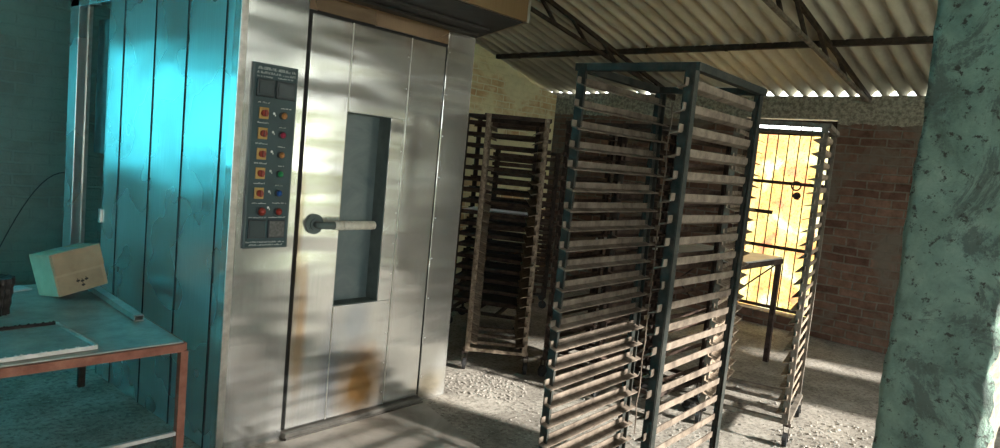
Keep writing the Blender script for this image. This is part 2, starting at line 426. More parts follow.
bm = B(); torus(bm,(-.03,2.74,1.40),(1,.3,0),.03,.009); box(bm,(-.035,2.72,1.36),(-.015,2.76,1.42)); obj('padlock', bm, M_gateframe, g)
bm = B(); nx, nz = 24, 30; gg = []
for i in range(nx+1):
    cc = []
    for j in range(nz+1):
        y = GY0-.1+(GY1-GY0+.2)*i/nx; z = .05+(2.05-.05)*j/nz
        cc.append(bm.verts.new((.02*math.sin(y*13)+.012*math.sin(z*7+y*5), y, z)))
    gg.append(cc)
for i in range(nx):
    for j in range(nz): bm.faces.new((gg[i][j],gg[i+1][j],gg[i+1][j+1],gg[i][j+1]))
cl = obj('cloth', bm, M_cloth, None, True); cl.location = b2w(XB+.30, 0, 0); cl.rotation_euler = (0,0,RZ)
cl.modifiers.new('t','SOLIDIFY').thickness = .002
cl.name = 'hanging_cloth'; tag(cl, 'sunlit yellow and red mottled cloth hung behind the grille gate', 'cloth')

# ------------------------------------------------------------------ oven
OX0, OX1, OY0, OY1, OZ = 1.605, 3.095, 2.931, 4.38, 2.36
ov = thing('rack_oven', 'stainless steel rotary rack oven with windowed door, control panel and hood', 'oven', (OX0,OY0,0))
off = (OX0,OY0,0)
def P(name, bm, mat, parent=None, smooth=False): return obj(name, bm, mat, parent or ov, smooth, off)
bm = B(); box(bm,(OX0+.03,OY0+.12,.02),(OX1-.03,OY1-.02,OZ-.02)); P('inner_body', bm, M_dark)
# side sheets (five, overlapped)
ys = [OY0+.02, 3.055, 3.42, 3.775, 4.165, OY1]
for k in range(5):
    bm = B(); o_ = 0
    box(bm,(OX0+o_,ys[k]-.006 if k else OY0,.0),(OX0+.03,ys[k+1],OZ))
    sp = P('side_panel', bm, M_side)
    if k:
        bm = B(); box(bm,(OX0-.004,ys[k]-.005,.0),(OX0+.01,ys[k]+.003,OZ)); P('seam', bm, M_dark, sp)
bm = B(); box(bm,(OX1-.02,OY0+.01,0),(OX1,OY1,OZ)); P('far_side_panel', bm, M_side)
bm = B(); box(bm,(OX0,OY0,OZ-.02),(OX1,OY1,OZ)); P('top_panel', bm, M_side)
bm = B(); box(bm,(OX0,OY1-.02,0),(OX1,OY1,OZ)); P('rear_panel', bm, M_side)
# front jambs
DX0, DX1, DZ0, DZ1 = 1.962, 2.853, .045, 2.095
bm = B(); box(bm,(OX0-.002,OY0-.002,0),(DX0-.018,OY0+.06,OZ),.004); P('front_panel', bm, M_front)
bm = B(); box(bm,(DX1+.018,OY0-.002,0),(OX1,OY0+.06,OZ),.004); P('front_panel', bm, M_front)
bm = B(); box(bm,(DX0-.018,OY0,DZ1+.018),(DX1+.018,OY0+.06,OZ)); P('header_panel', bm, M_header)
bm = B(); box(bm,(OX0-.005,OY0-.006,0),(OX0+.03,OY0+.001,OZ),.002); P('corner_trim', bm, M_trim)
bm = B(); box(bm,(DX0-.03,OY0+.015,.0),(DX0+.03,OY0+.1,DZ1+.03)); box(bm,(DX1-.03,OY0+.015,.0),(DX1+.03,OY0+.1,DZ1+.03))
box(bm,(DX0+.03,OY0+.015,DZ1-.03),(DX1-.03,OY0+.1,DZ1+.03)); box(bm,(DX0+.03,OY0+.015,0),(DX1-.03,OY0+.1,.06)); P('door_gasket', bm, M_gasket)
for k in range(9):
    bm = B(); x = DX1+.035; cyl(bm,(x,OY0-.004,.15+k*.24),(x,OY0,.15+k*.24),.004,seg=8)
    P('rivet', bm, M_trim)
# door
WX0, WX1, WZ0, WZ1 = 2.2, 2.492, .652, 1.655
dr = P('door', (lambda bm:(box(bm,(DX0,OY0-.008,DZ0),(WX0,OY0+.05,DZ1),.003), box(bm,(WX0,OY0-.008,WZ1),(2.592,OY0+.05,DZ1),.002),
      box(bm,(WX0,OY0-.008,DZ0),(2.592,OY0+.05,WZ0),.002), box(bm,(WX1,OY0-.008,WZ0),(2.592,OY0+.05,WZ1),.002),
      box(bm,(2.592,OY0-.008,DZ0),(DX1,OY0+.05,DZ1),.003)) and bm)(B()), M_front)
bm = B()
for x in (WX0, 2.592):
    segs = [(DZ0,DZ1)] if x > 2.5 else [(DZ0,WZ0),(WZ1,DZ1)]
    for a, b_ in segs: box(bm,(x-.003,OY0-.0105,a),(x+.003,OY0-.006,b_))
P('door_seam', bm, M_trim, dr)
for k in range(12):
    bm = B(); cyl(bm,(2.575,OY0-.011,.12+k*.17),(2.575,OY0-.007,.12+k*.17),.0035,seg=8)
    P('door_rivet', bm, M_trim, dr)
bm = B(); box(bm,(WX0,OY0+.088,WZ0),(WX1,OY0+.095,WZ1)); P('window_glass', bm, M_glass, dr)
bm = B(); box(bm,(WX1-.004,OY0-.004,WZ0),(WX1+.001,OY0+.09,WZ1)); box(bm,(WX0-.001,OY0-.004,WZ0),(WX0+.003,OY0+.09,WZ1))
box(bm,(WX0,OY0-.004,WZ1-.003),(WX1,OY0+.09,WZ1+.001)); box(bm,(WX0,OY0-.004,WZ0-.001),(WX1,OY0+.09,WZ0+.004)); P('window_reveal', bm, M_reveal, dr)
# handle
hx, hz = 2.045, 1.085
bm = B(); cyl(bm,(hx,OY0-.02,hz),(hx,OY0-.008,hz),.050,seg=28); cyl(bm,(hx,OY0-.03,hz),(hx,OY0-.02,hz),.030,seg=24)
for k in range(4):
    a = k*PI/2+.6; cyl(bm,(hx+.034*math.cos(a),OY0-.024,hz+.034*math.sin(a)),(hx+.034*math.cos(a),OY0-.019,hz+.034*math.sin(a)),.005,seg=8)
P('handle_rosette', bm, M_reveal, dr, False)
bm = B(); cyl(bm,(hx,OY0-.075,hz),(hx,OY0-.02,hz),.017); cyl(bm,(hx-.012,OY0-.07,hz),(hx+.075,OY0-.078,hz),.017,.02); P('handle_neck', bm, M_reveal, dr, True)
bm = B(); pr = [(.07,.017),(.075,.022),(.12,.0235),(.30,.0225),(.318,.0215),(.325,.012)]
for (a, ra), (b2, rb) in zip(pr, pr[1:]): cyl(bm,(hx+a,OY0-.078-.02*a,hz),(hx+b2,OY0-.078-.02*b2,hz),ra,rb,20,True)
P('handle_grip', bm, M_handle, dr, True)
# sill
bm = B(); box(bm,(DX0-.02,OY0-.045,0),(DX1+.015,OY0+.02,.038),.006); box(bm,(DX0-.02,OY0-.055,0),(DX1+.015,OY0-.045,.018)); P('door_sill', bm, M_sill)
# control panel
px0, px1, pz0, pz1 = 1.668, 1.899, .975, 1.82
cp = P('control_panel', (lambda bm: box(bm,(px0,OY0-.014,pz0),(px1,OY0,pz1),.004) and bm)(B()), M_panel)
bm = B(); yf = OY0-.0152
def strokes(bm, x0, x1, z, h):
    x = x0
    while x < x1:
        w = random.choice((.003,.004,.005)); 
        if random.random() < .16: x += .004; continue
        k = random.random()
        if k < .6: box(bm,(x,yf,z-h/2),(x+.0014,yf+.001,z+h/2))
        box(bm,(x,yf,z+(h/2 if k<.5 else 0)-.0012),(x+w,yf+.001,z+(h/2 if k<.5 else 0)))
        if k > .3: box(bm,(x,yf,z-h/2),(x+w,yf+.001,z-h/2+.0013))
        x += w+.0015
strokes(bm, px0+.018, px1-.016, 1.797, .012); strokes(bm, px0+.018, px1-.016, 1.778, .010)
strokes(bm, 1.69, 1.765, 1.760, .006); strokes(bm, 1.79, 1.87, 1.762, .006)
for z in (1.648,1.557,1.462,1.372,1.280): strokes(bm, 1.70, 1.762, z-.003, .006)
for z in (1.628,1.54,1.45,1.36,1.27): strokes(bm, 1.815, 1.85 if z<1.6 else 1.87, z, .005)
strokes(bm, 1.70,1.77,1.185,.005); strokes(bm,1.805,1.875,1.187,.005); strokes(bm,1.69,1.775,1.118,.005); strokes(bm,1.79,1.878,1.12,.005)
strokes(bm, px0+.015, px1-.014, 1.004, .007); strokes(bm, px0+.03, px1-.03, .990, .007)
for z in (1.60,1.515,1.425,1.335,1.24,1.165):
    cyl(bm,(1.785,yf,z),(1.785,yf+.001,z),.006,seg=10); box(bm,(1.79,yf,z-.012),(1.794,yf+.001,z-.004))
P('printed_lettering', bm, M_white, cp)
bm = B(); 
for (a,b2,c2,d2) in ((px0+.004,px1-.004,pz1-.006,pz1-.004),(px0+.004,px1-.004,pz0+.004,pz0+.006)): box(bm,(a,yf,c2),(b2,yf+.001,d2))
box(bm,(px0+.006,yf,pz0+.005),(px0+.0085,yf+.001,pz1-.005)); box(bm,(px1-.0085,yf,pz0+.005),(px1-.006,yf+.001,pz1-.005))
P('border_line', bm, M_reveal, cp)
for (x0,x1_,z0,z1_,m_) in ((1.687,1.775,1.670,1.750,M_screen),(1.785,1.88,1.668,1.750,M_screen)):
    bm = B(); box(bm,(x0,OY0-.026,z0),(x1_,OY0-.013,z1_),.003); d_ = P('temperature_display', bm, M_bezel, cp)
    bm = B(); box(bm,(x0+.009,OY0-.028,z0+.012),(x1_-.009,OY0-.025,z1_-.012)); P('display_window', bm, m_, d_)
for (x0,x1_,m_) in ((1.688,1.776,M_screen),(1.788,1.876,M_grey)):
    bm = B(); box(bm,(x0,OY0-.022,1.022),(x1_,OY0-.013,1.108),.003); d_ = P('timer_module', bm, M_bezel, cp)
    bm = B(); box(bm,(x0+.006,OY0-.024,1.028),(x1_-.006,OY0-.021,1.102)); P('module_face', bm, m_, d_)
for z in (1.597,1.505,1.412,1.323,1.231):
    bm = B(); box(bm,(1.732-.024,OY0-.020,z-.026),(1.732+.024,OY0-.013,z+.026),.003); s_ = P('rotary_switch', bm, M_yel, cp)
    bm = B(); cyl(bm,(1.732,OY0-.032,z),(1.732,OY0-.019,z),.0155,seg=20); box(bm,(1.727,OY0-.044,z-.015),(1.737,OY0-.030,z+.015),.002); P('switch_knob', bm, M_red, s_)
for (x,z,m_,rr,nm) in ((1.832,1.594,M_orange,.015,'indicator_lamp'),(1.832,1.505,M_mag,.014,'indicator_lamp'),(1.832,1.412,M_orange,.014,'indicator_lamp'),(1.832,1.323,M_green,.014,'indicator_lamp'),(1.832,1.233,M_blue,.014,'indicator_lamp'),(1.748,1.147,M_red,.019,'push_button'),(1.836,1.147,M_red,.016,'push_button')):
    bm = B(); cyl(bm,(x,OY0-.02,z),(x,OY0-.013,z),rr+.004,seg=20); h_ = P(nm, bm, M_bezel, cp)
    bm = B(); cyl(bm,(x,OY0-.028,z),(x,OY0-.02,z),rr,rr*.8,20); bmesh.ops.create_uvsphere(bm,u_segments=14,v_segments=8,radius=rr*.75,matrix=Matrix.Translation((x,OY0-.026,z)))
    P('lens', bm, m_, h_, True)
# hood
HZ = 2.19; HY = 2.30; HX1 = OX1-.02; HX0 = 1.62
bm = B()
box(bm,(HX0,HY,HZ+.01),(HX1-.28,OY0,HZ+.03))
for a in range(4): pass
bm.free()
bm = B()
# hood plan: front edge slightly shorter than the back edge on the right
pl = [(HX0,HY),(2.80,HY),(3.10,OY0-.001),(HX0,OY0-.001)]
v1 = [bm.verts.new((x,y,HZ)) for x,y in pl]; v2 = [bm.verts.new((x,y,HZ+.36)) for x,y in pl]
bm.faces.new(v1); bm.faces.new(v2[::-1])
for i in range(4): bm.faces.new((v1[i],v1[(i+1)%4],v2[(i+1)%4],v2[i]))
hd = P('hood', bm, M_hood)
bm = B()
v1 = [bm.verts.new((x,y,HZ-.004)) for x,y in [(HX0+.02,HY+.02),(2.785,HY+.02),(3.075,OY0-.02),(HX0+.02,OY0-.02)]]; bm.faces.new(v1)
bmesh.ops.extrude_face_region(bm, geom=bm.faces[:]); 
for v_ in bm.verts[4:]: v_.co.z = HZ+.001
P('hood_underside', bm, M_dark, hd)
bm = B(); bar(bm,(HX0+.05,2.62,HZ-.012),(2.86,2.62,HZ-.012),.02,.012); bar(bm,(HX0+.05,2.78,HZ-.012),(2.95,2.78,HZ-.012),.02,.012); P('underside_rib', bm, M_dark, hd)
bm = B(); box(bm,(2.79,HY-.004,HZ-.004),(2.806,HY+.012,HZ+.36)); P('corner_strip', bm, M_trim, hd)
# rear burner cabinet frame
bm = B(); box(bm,(OX0+.0,4.86,0),(OX0+.06,5.0,2.28),.004); rc = P('rear_frame_post', bm, M_side)
bm = B(); box(bm,(OX0+.055,4.845,0),(OX0+.075,4.865,2.24)); P('post_edge', bm, M_trim, rc)
bm = B(); box(bm,(OX0,OY1,2.17),(OX0+.05,5.0,2.36),.004); P('rear_lintel', bm, M_side)
bm = B(); box(bm,(OX0+.45,OY1,0),(OX0+.48,5.0,2.3)); P('rear_inner_panel', bm, M_dark)
bm = B(); box(bm,(OX0+.145,4.72,1.28),(OX0+.19,4.95,2.12),.004); P('rear_duct', bm, M_reveal)
bm = B(); box(bm,(OX0,OY1,2.34),(OX0+.5,5.0,2.36)); P('rear_top', bm, M_side)
bm = B(); box(bm,(OX0-.012,OY1-.01,.90),(OX0+.01,OY1+.02,.98),.002); P('rear_hinge', bm, M_trim)
# concrete pad before the oven
bm = B(); pts = [(1.2,2.27),(3.04,2.27),(3.05,2.87),(3.10,2.93),(1.2,2.93)]
pts = [(.9,1.2),(2.55,1.9),(2.86,2.86),(.9,2.86)]
v1 = [bm.verts.new((x,y,.0)) for x,y in pts]; v2 = [bm.verts.new((x,y,.018)) for x,y in pts]
bm.faces.new(v1); bm.faces.new(v2[::-1])
for i in range(4): bm.faces.new((v1[i],v1[(i+1)%4],v2[(i+1)%4],v2[i]))
o = obj('cement_pad', bm, M_pad); o['kind'] = 'structure'; o.name = 'trim_1'

# ------------------------------------------------------------------ racks
def make_rack(label, loc, rotz, H=1.8, L=.62, W=.43, n=22, ztop=None, zlow=.22, mp=None, ms=None, over=.045, group='baking racks', flange=.032, mtop=None, rod=False, zstep=None, fh=.024):
    t = thing('bakery_rack', label, 'rack', loc, rotz, group)
    mtop = mtop or mp
    c = .13
    for sx in (-1,1):
        for sy in (-1,1):
            bm = B(); x = sx*L/2; y = sy*W/2
            # angle iron post
            w = .032
            box(bm,(x-w/2*1,y-.003,c),(x+w/2,y+.003,H)); box(bm,(x-sx*-w/2-.003,y-sy*w,c),(x-sx*-w/2+.003,y,H))
            box(bm,(x-w/2,y-sy*.012-.006,c),(x+w/2,y-sy*.012+.006,H))
            obj('post', bm, mp, t)
            bm = B(); box(bm,(x-.02,y-.02,c-.012),(x+.02,y+.02,c)); 
            box(bm,(x-.018,y-.016,.035),(x-.002+.0,y-.013,c-.01)); box(bm,(x-.018,y+.013,.035),(x-.002,y+.016,c-.01))
            cs = obj('caster', bm, M_postD, t)
            bm = B(); cyl(bm,(x-.01,y-.012,.04),(x-.01,y+.012,.04),.04,seg=18); cyl(bm,(x-.01,y-.018,.04),(x-.01,y+.018,.04),.012,seg=10)
            obj('wheel', bm, M_gasket, cs)
    for sy in (-1,1):
        bm = B(); bar(bm,(-L/2-.016,sy*W/2,H-.012),(L/2+.016,sy*W/2,H-.012),.03,.026); obj('top_bar', bm, mtop, t)
        bm = B(); bar(bm,(-L/2,sy*W/2,c+.012),(L/2,sy*W/2,c+.012),.03,.026); obj('base_bar', bm, mp, t)
    for sx in (-1,1):
        bm = B(); bar(bm,(sx*L/2,-W/2,H-.012),(sx*L/2,W/2,H-.012),.03,.026); obj('top_bar', bm, mtop, t)
    for k in range(4):
        x = -L/2+L*k/3
        bm = B(); bar(bm,(x,-W/2,c+.012),(x,W/2,c+.012),.03,.022); obj('base_bar', bm, mp, t)
    zt = ztop or H-.065; step = zstep or (zt-zlow)/(n-1)
    shared = {}
    for sy in (-1,1):
        for k in range(n):
            z = zt-step*k
            if z < c+.05: break
            dz = random.uniform(-.004,.004); dz2 = random.uniform(-.004,.004); ov_ = over+random.uniform(-.008,.008)
            bm = B(); yi = sy*(W/2-.016)
            p = (-L/2-ov_, yi, z+dz); q = (L/2+ov_+random.uniform(-.01,.01), yi, z+dz2)
            bar(bm, p, q, .004, fh)
            dy = -sy*flange/2
            r_ = [Vector(p), Vector(q)]
            vv = []
            for e_ in r_:
                vv.append([bm.verts.new((e_.x, e_.y-sy*o1, e_.z-fh/2+o2)) for (o1,o2) in ((0,.0),(flange,-.3*flange),(flange,-.3*flange-.004),(0,-.004))])
            for i_ in range(4): bm.faces.new((vv[0][i_],vv[0][(i_+1)%4],vv[1][(i_+1)%4],vv[1][i_]))
            bm.faces.new(vv[0]); bm.faces.new(vv[1][::-1])
            obj('runner', bm, ms, t)
    if rod:
        bm = B(); x = L/2+.05; y = W/2-.05; pts = [(x+.003*math.sin(i*1.9), y+.003*math.cos(i*2.3), H-.06-i*.07) for i in range(22)]
        tube(bm, pts, .003, 6); obj('tie_wire', bm, ms, t)
    return t
d = math.radians
# main rack
make_rack('tall empty rack nearest the camera, green painted posts and rusty runners', (2.42,1.253,0), d(1.5), H=1.86, L=.61, W=.44, n=23, ztop=1.797, zlow=.18, mp=M_postA, ms=M_rackA, rod=True, fh=.022, flange=.030)
# B
u = Vector((.76,.65)).normalized(); w_ = Vector((-u.y,u.x)); base = Vector((3.73,3.065)); cB = base+u*.31
make_rack('empty rack beside the oven, turned edge-on with flaking brown runners', (cB.x,cB.y,0), math.atan2(u.y,u.x), H=1.79, L=.62, W=.43, n=22, mp=M_rackB, ms=M_rackB, over=.05, flange=.062, mtop=M_postD)
# C
u = Vector((math.cos(d(11)),math.sin(d(11)))); w_ = Vector((-u.y,u.x)); base = Vector((4.15,1.185)); cC = base+u*.31+w_*.25
make_rack('empty rack in front of the grille gate, rightmost of the racks', (cC.x,cC.y,0), d(11), H=1.86, L=.62, W=.50, n=22, mp=M_postG, ms=M_rackB, over=.045, flange=.05)
# D1 D2
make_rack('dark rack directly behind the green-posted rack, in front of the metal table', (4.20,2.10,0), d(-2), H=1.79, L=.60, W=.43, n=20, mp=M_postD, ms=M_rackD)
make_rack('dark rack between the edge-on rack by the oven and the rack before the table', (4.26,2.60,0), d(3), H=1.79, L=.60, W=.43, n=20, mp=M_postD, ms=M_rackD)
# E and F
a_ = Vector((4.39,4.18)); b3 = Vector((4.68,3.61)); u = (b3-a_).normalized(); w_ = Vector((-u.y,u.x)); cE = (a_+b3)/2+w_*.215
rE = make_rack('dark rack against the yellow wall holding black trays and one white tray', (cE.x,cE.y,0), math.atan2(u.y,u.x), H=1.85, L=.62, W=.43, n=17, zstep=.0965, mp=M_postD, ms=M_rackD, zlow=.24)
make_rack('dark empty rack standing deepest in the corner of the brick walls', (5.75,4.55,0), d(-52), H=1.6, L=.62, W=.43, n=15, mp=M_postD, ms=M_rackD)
# trays in E
ang = math.atan2(u.y,u.x); zt = 1.785; step = .0965
first = None
def tray_mesh(L, W, hgt):
    bm = B(); t_ = .002
    box(bm,(-L/2,-W/2,0),(L/2,W/2,t_)); 
    for s_ in (-1,1):
        box(bm,(-L/2,s_*W/2-t_,0),(L/2,s_*W/2+t_,hgt)); box(bm,(s_*L/2-t_,-W/2,0),(s_*L/2+t_,W/2,hgt))
    for s_ in (-1,1): cyl(bm,(-L/2,s_*W/2,hgt),(L/2,s_*W/2,hgt),.004,seg=6)
    return bm
for k in range(6,17):
    o = obj('baking_tray', tray_mesh(.60,.385,.02), M_whitetray if k == 8 else M_tray)
    o.location = (cE.x,cE.y,zt-step*k-.0085); o.rotation_euler = (0,0,ang)
    if k == 8: tag(o, 'white baking tray in the rack against the yellow wall', 'tray')
    else: tag(o, 'blackened baking tray stacked in the rack against the yellow wall', 'tray', 'black trays in the far rack')

# ------------------------------------------------------------------ far metal table
tf = thing('metal_table', 'grey sheet-topped metal table standing before the grille gate', 'table', (5.52,2.53,0))
bm = B(); box(bm,(-.45,-.60,.885),(.48,.66,.90),.003); obj('table_top', bm, M_traytop2, tf)
bm = B(); 
for (a,b4) in (((-.44,-.59),(.47,-.59)),((-.44,.65),(.47,.65)),((-.44,-.59),(-.44,.65)),((.47,-.59),(.47,.65))): bar(bm,(*a,.865),(*b4,.865),.035,.04)
obj('apron', bm, M_gateframe, tf)
for (x,y) in ((-.43,-.58),(.46,-.58),(-.43,.64),(.46,.64)):
    bm = B(); bar(bm,(x,y,0),(x,y,.85),.04); obj('leg', bm, M_gateframe, tf)
for pq in (((.46,-.58,.85),(.46,-.05,.35)),((.46,.64,.85),(.46,.1,.35)),((-.43,-.3,.85),(-.43,.3,.3))):
    bm = B(); bar(bm,*pq,.012); obj('brace', bm, M_gateframe, tf)
for k,(x,y,m_,nm) in enumerate(((5.45,3.05,M_paper,'white sheet of paper lying on the far metal table'),)):
    bm = B(); box(bm,(-.15,-.11,0),(.15,.11,.004)); o = obj('paper_sheet', bm, m_); o.location=(x,y,.901); o.rotation_euler=(0,0,.3); tag(o,nm,'paper')

# ------------------------------------------------------------------ work table at left
TZ = .60
tb = thing('work_table', 'worn sheet-topped work table with red-brown frame against the oven side', 'table', (.95,3.5,0))
tw = (.95,3.5,0)
def T(name,bm,mat,parent=None): return obj(name,bm,mat,parent or tb,False,tw)
tc = [(.15,2.86),(1.385,2.845),(1.462,4.18),(.15,4.20)]
def quad_prism(bm, pts, z0, z1):
    v1 = [bm.verts.new((x,y,z0)) for x,y in pts]; v2 = [bm.verts.new((x,y,z1)) for x,y in pts]
    bm.faces.new(v1); bm.faces.new(v2[::-1])
    n_=len(pts)
    for i in range(n_): bm.faces.new((v1[i],v1[(i+1)%n_],v2[(i+1)%n_],v2[i]))
bm = B(); quad_prism(bm, tc, TZ-.006, TZ); T('table_top', bm, M_ttop)
bm = B()
for i in range(4):
    p, q = tc[i], tc[(i+1)%4]
    bar(bm,(p[0],p[1],TZ-.024),(q[0],q[1],TZ-.024),.03,.034)
T('frame', bm, M_tframe)
for (x,y) in tc:
    bm = B(); bar(bm,(x,y,0),(x,y,TZ-.04),.032); T('leg', bm, M_tframe if (x>1 and y<3) else M_postD)
bm = B(); bar(bm,(.15,2.86,.20),(1.385,2.845,.20),.016,.016); T('stretcher', bm, M_traylight)
# channel
bm = B(); p = Vector((1.365,3.24,TZ+.014)); q = Vector((1.42,3.95,TZ+.014)); dd=(q-p).normalized(); s_=Vector((dd.y,-dd.x,0))
for (o1,w1,h1,z1_) in ((0,.04,.003,-.012),(.0,.04,.003,.012)): bar(bm,p+Vector((0,0,z1_)),q+Vector((0,0,z1_)),w1,h1)
for sg in (-1,1): bar(bm,p+s_*sg*.0185,q+s_*sg*.0185,.003,.026)
o = obj('steel_channel', bm, M_ttop); tag(o,'hollow square steel tube lying along the table edge by the oven','tube')
# corroded tray on the table
tr = thing('baking_tray', 'shallow baking tray with corroded rim on the work table', 'tray', (.60,3.09,TZ+.002), d(2))
bm = B(); L_, W_ = .92, .42; box(bm,(-L_/2,-W_/2,0),(L_/2,W_/2,.003)); obj('tray_bottom', bm, M_ttop, tr)
for (a,b4,m_) in (((-L_/2,-W_/2),(L_/2,-W_/2),M_traylight),((L_/2,-W_/2),(L_/2,W_/2),M_ttop),((L_/2,W_/2),(-L_/2,W_/2),M_tray),((-L_/2,W_/2),(-L_/2,-W_/2),M_ttop)):
    bm = B(); bar(bm,(*a,.008),(*b4,.008),.005,.016)
    n_ = 40
    for k in range(n_):
        t_ = (k+random.random())/n_; x=a[0]+(b4[0]-a[0])*t_; y=a[1]+(b4[1]-a[1])*t_
        bmesh.ops.create_icosphere(bm,subdivisions=1,radius=random.uniform(.004,.008),matrix=Matrix.Translation((x,y,.015)))
    obj('tray_rim', bm, m_, tr)
# fluted tin stack
bm = B(); c0 = Vector((.90,3.62,TZ)); n_=48; rings=[]
for lev in range(8):
    z = .0+.165*lev/7; ring=[]
    for i in range(n_):
        a=2*PI*i/n_; rr=.058*(1+.0*z)+.006*math.cos(a*14)+z*.12-.004*(lev%2)
        ring.append(bm.verts.new(c0+Vector((rr*math.cos(a),rr*math.sin(a),z+.001))))
    rings.append(ring)
for a,b4 in zip(rings,rings[1:]):
    for i in range(n_): bm.faces.new((a[i],a[(i+1)%n_],b4[(i+1)%n_],b4[i]))
bm.faces.new(rings[0]); 
inn=[bm.verts.new(c0+Vector((.035*math.cos(2*PI*i/n_),.035*math.sin(2*PI*i/n_),.155))) for i in range(n_)]
for i in range(n_): bm.faces.new((rings[-1][i],rings[-1][(i+1)%n_],inn[(i+1)%n_],inn[i]))
bm.faces.new(inn)
o = obj('fluted_tin', bm, M_tray, None); tag(o,'fluted dark metal baking tin at the left edge of the work table','tin')
bm = B(); box(bm,(-.06,-.05,0),(.06,.05,.008)); o = obj('paper_scrap', bm, M_paper); o.location=(1.10,4.08,TZ+.001); o.rotation_euler=(0,0,.3); tag(o,'small white paper scrap at the back of the work table','paper')
# cardboard box, tilted on the channel
cb = thing('cardboard_box', 'open-flapped brown cardboard box tilted on the work table', 'box', (1.275,3.86,TZ+.136))
CBW, CBD, CBH = .24, .21, .21
cb.rotation_euler = Euler((d(-8), d(-11), d(8)))
bm = B(); t_=.003
box(bm,(-CBW/2,-CBD/2,-CBH/2),(CBW/2,CBD/2,CBH/2),.002); obj('carton', bm, M_card, cb)
bm = B(); box(bm,(-CBW/2+.004,-CBD/2-.012,-.0),(CBW/2-.004,-CBD/2-.008,CBH/2-.003)); 
obj('flap', bm, M_cardedge, cb)
bm = B(); box(bm,(-CBW/2+.01,-CBD/2-.005,-CBH/2+.002),(CBW/2-.02,-CBD/2-.001,-.012)); obj('flap', bm, M_cardedge, cb)
bm = B(); box(bm,(-.03,-CBD/2+.02,CBH/2),(.03,CBD/2,CBH/2+.001)); obj('tape', bm, M_ttop, cb)
bm = B()
for (x,z) in ((.0,-.055),(.02,-.05),(-.02,-.05),(.0,-.075)): 
    box(bm,(x-.008,-CBD/2-.0065,z-.004),(x+.008,-CBD/2-.005,z+.004)); box(bm,(x-.002,-CBD/2-.0065,z-.008),(x+.001,-CBD/2-.005,z+.012))
obj('printed_mark', bm, M_dark, cb)
# cable on wall
bm = B(); pts=[]
for i in range(14):
    t_=i/13; x=1.10+.50*t_; z=.25+.82*math.sin(t_*PI/2); pts.append(b2w(x,YW-.012,z))
tube(bm, pts, .004); o = obj('cable', bm, M_cable, None, True); tag(o,'thin black cable curving up the dark brick wall','cable')

# ------------------------------------------------------------------ green pillar
bm = B(); X0, X1, Y0, Y1 = 3.0, 3.42, .19, .534
nz_, ny_ = 120, 14
def jag(z, s): return .012*math.sin(z*9+s)+.007*math.sin(z*23+2*s)+.005*math.sin(z*51+s)
cols = []
per = [(X0,Y1,0),(X0,Y0,1),(X1,Y0,2),(X1,Y1,3)]
path = []
for i in range(ny_): path.append((X0, Y1+(Y0-Y1)*i/ny_))
for i in range(ny_): path.append((X0+(X1-X0)*i/ny_, Y0))
for i in range(ny_): path.append((X1, Y0+(Y1-Y0)*i/ny_))
for i in range(ny_): path.append((X1+(X0-X1)*i/ny_, Y1))
ztop_ = 3.42
rnd = random.Random(3)
for j in range(nz_+1):
    z = ztop_*j/nz_; ring=[]
    for (x,y) in path:
        dx = rnd.uniform(-.0015,.0015); dy = rnd.uniform(-.0015,.0015)
        yy = y
        if y == Y0: dy += .009*math.sin(z*7)+.008*math.sin(z*19+x*20)+.009*math.sin(z*37+x*31)+.006*math.sin(z*71+x*50)
        if y == Y1: dy += .3*jag(z,1)
        if y == Y0 and x == X0: dx += .012+.01*math.sin(z*30)
        ring.append(bm.verts.new((x+dx, yy+dy, z)))
    cols.append(ring)
n_=len(path)
for a,b4 in zip(cols,cols[1:]):
    for i in range(n_):
        f = bm.faces.new((a[i],a[(i+1)%n_],b4[(i+1)%n_],b4[i]))
        if ny_ <= i < 2*ny_: f.material_index = 1
bm.faces.new(cols[0]); bm.faces.new(cols[-1])
o = obj('green_plaster_pillar', bm, [M_pil, M_broken], None, True); o.name='wall_pillar'; o['kind']='structure'

# ------------------------------------------------------------------ floor debris
def lump(name, label, cat, loc, s, mat, rz=0, seed=0, group=None):
    rn = random.Random(seed); bm = B(); bmesh.ops.create_icosphere(bm, subdivisions=3, radius=1)
    ph=[rn.uniform(0,6) for _ in range(6)]
    for v_ in bm.verts:
        c_=v_.co; k=1+.16*math.sin(c_.x*4+ph[0])+.14*math.sin(c_.y*5+ph[1])+.1*math.sin(c_.z*7+ph[2])
        m_ = max(abs(c_.x),abs(c_.y),abs(c_.z)); c_ *= k*(.55+.45/m_*.75)
        v_.co = Vector((c_.x*s[0], c_.y*s[1], max(-s[2]*.85,c_.z*s[2])))
    o = obj(name, bm, mat, None, False); o.location=(loc[0],loc[1],s[2]*.85); o.rotation_euler=(0,0,rz); tag(o,label,cat,group); return o
lump('stone_slab','pale flat stone slab on the floor seen through the nearest rack','stone',(4.66,2.00),(.15,.11,.035),M_stone,.4,1)
lump('charred_lump','black charred lump on the floor behind the front right post of the nearest rack','lump',(4.33,2.14),(.10,.08,.05),M_coal,.2,2)
lump('charred_lump','smaller black charred lump seen between the right-hand runners of the nearest rack','lump',(4.24,1.79),(.09,.07,.04),M_coal,1.2,3)
bm = B(); rn = random.Random(11)
def scatter(cx,cy,rx,ry,n_,smin,smax):
    for _ in range(n_):
        a=rn.uniform(0,2*PI); r_=math.sqrt(rn.random()); s=rn.uniform(smin,smax)
        M=Matrix.Translation((cx+rx*r_*math.cos(a),cy+ry*r_*math.sin(a),s*.3)) @ Euler((rn.uniform(-.3,.3),rn.uniform(-.3,.3),rn.uniform(0,6))).to_matrix().to_4x4() @ Matrix.Diagonal((s*rn.uniform(.7,1.5),s,s*.5,1))
        bmesh.ops.create_icosphere(bm,subdivisions=1,radius=1,matrix=M)
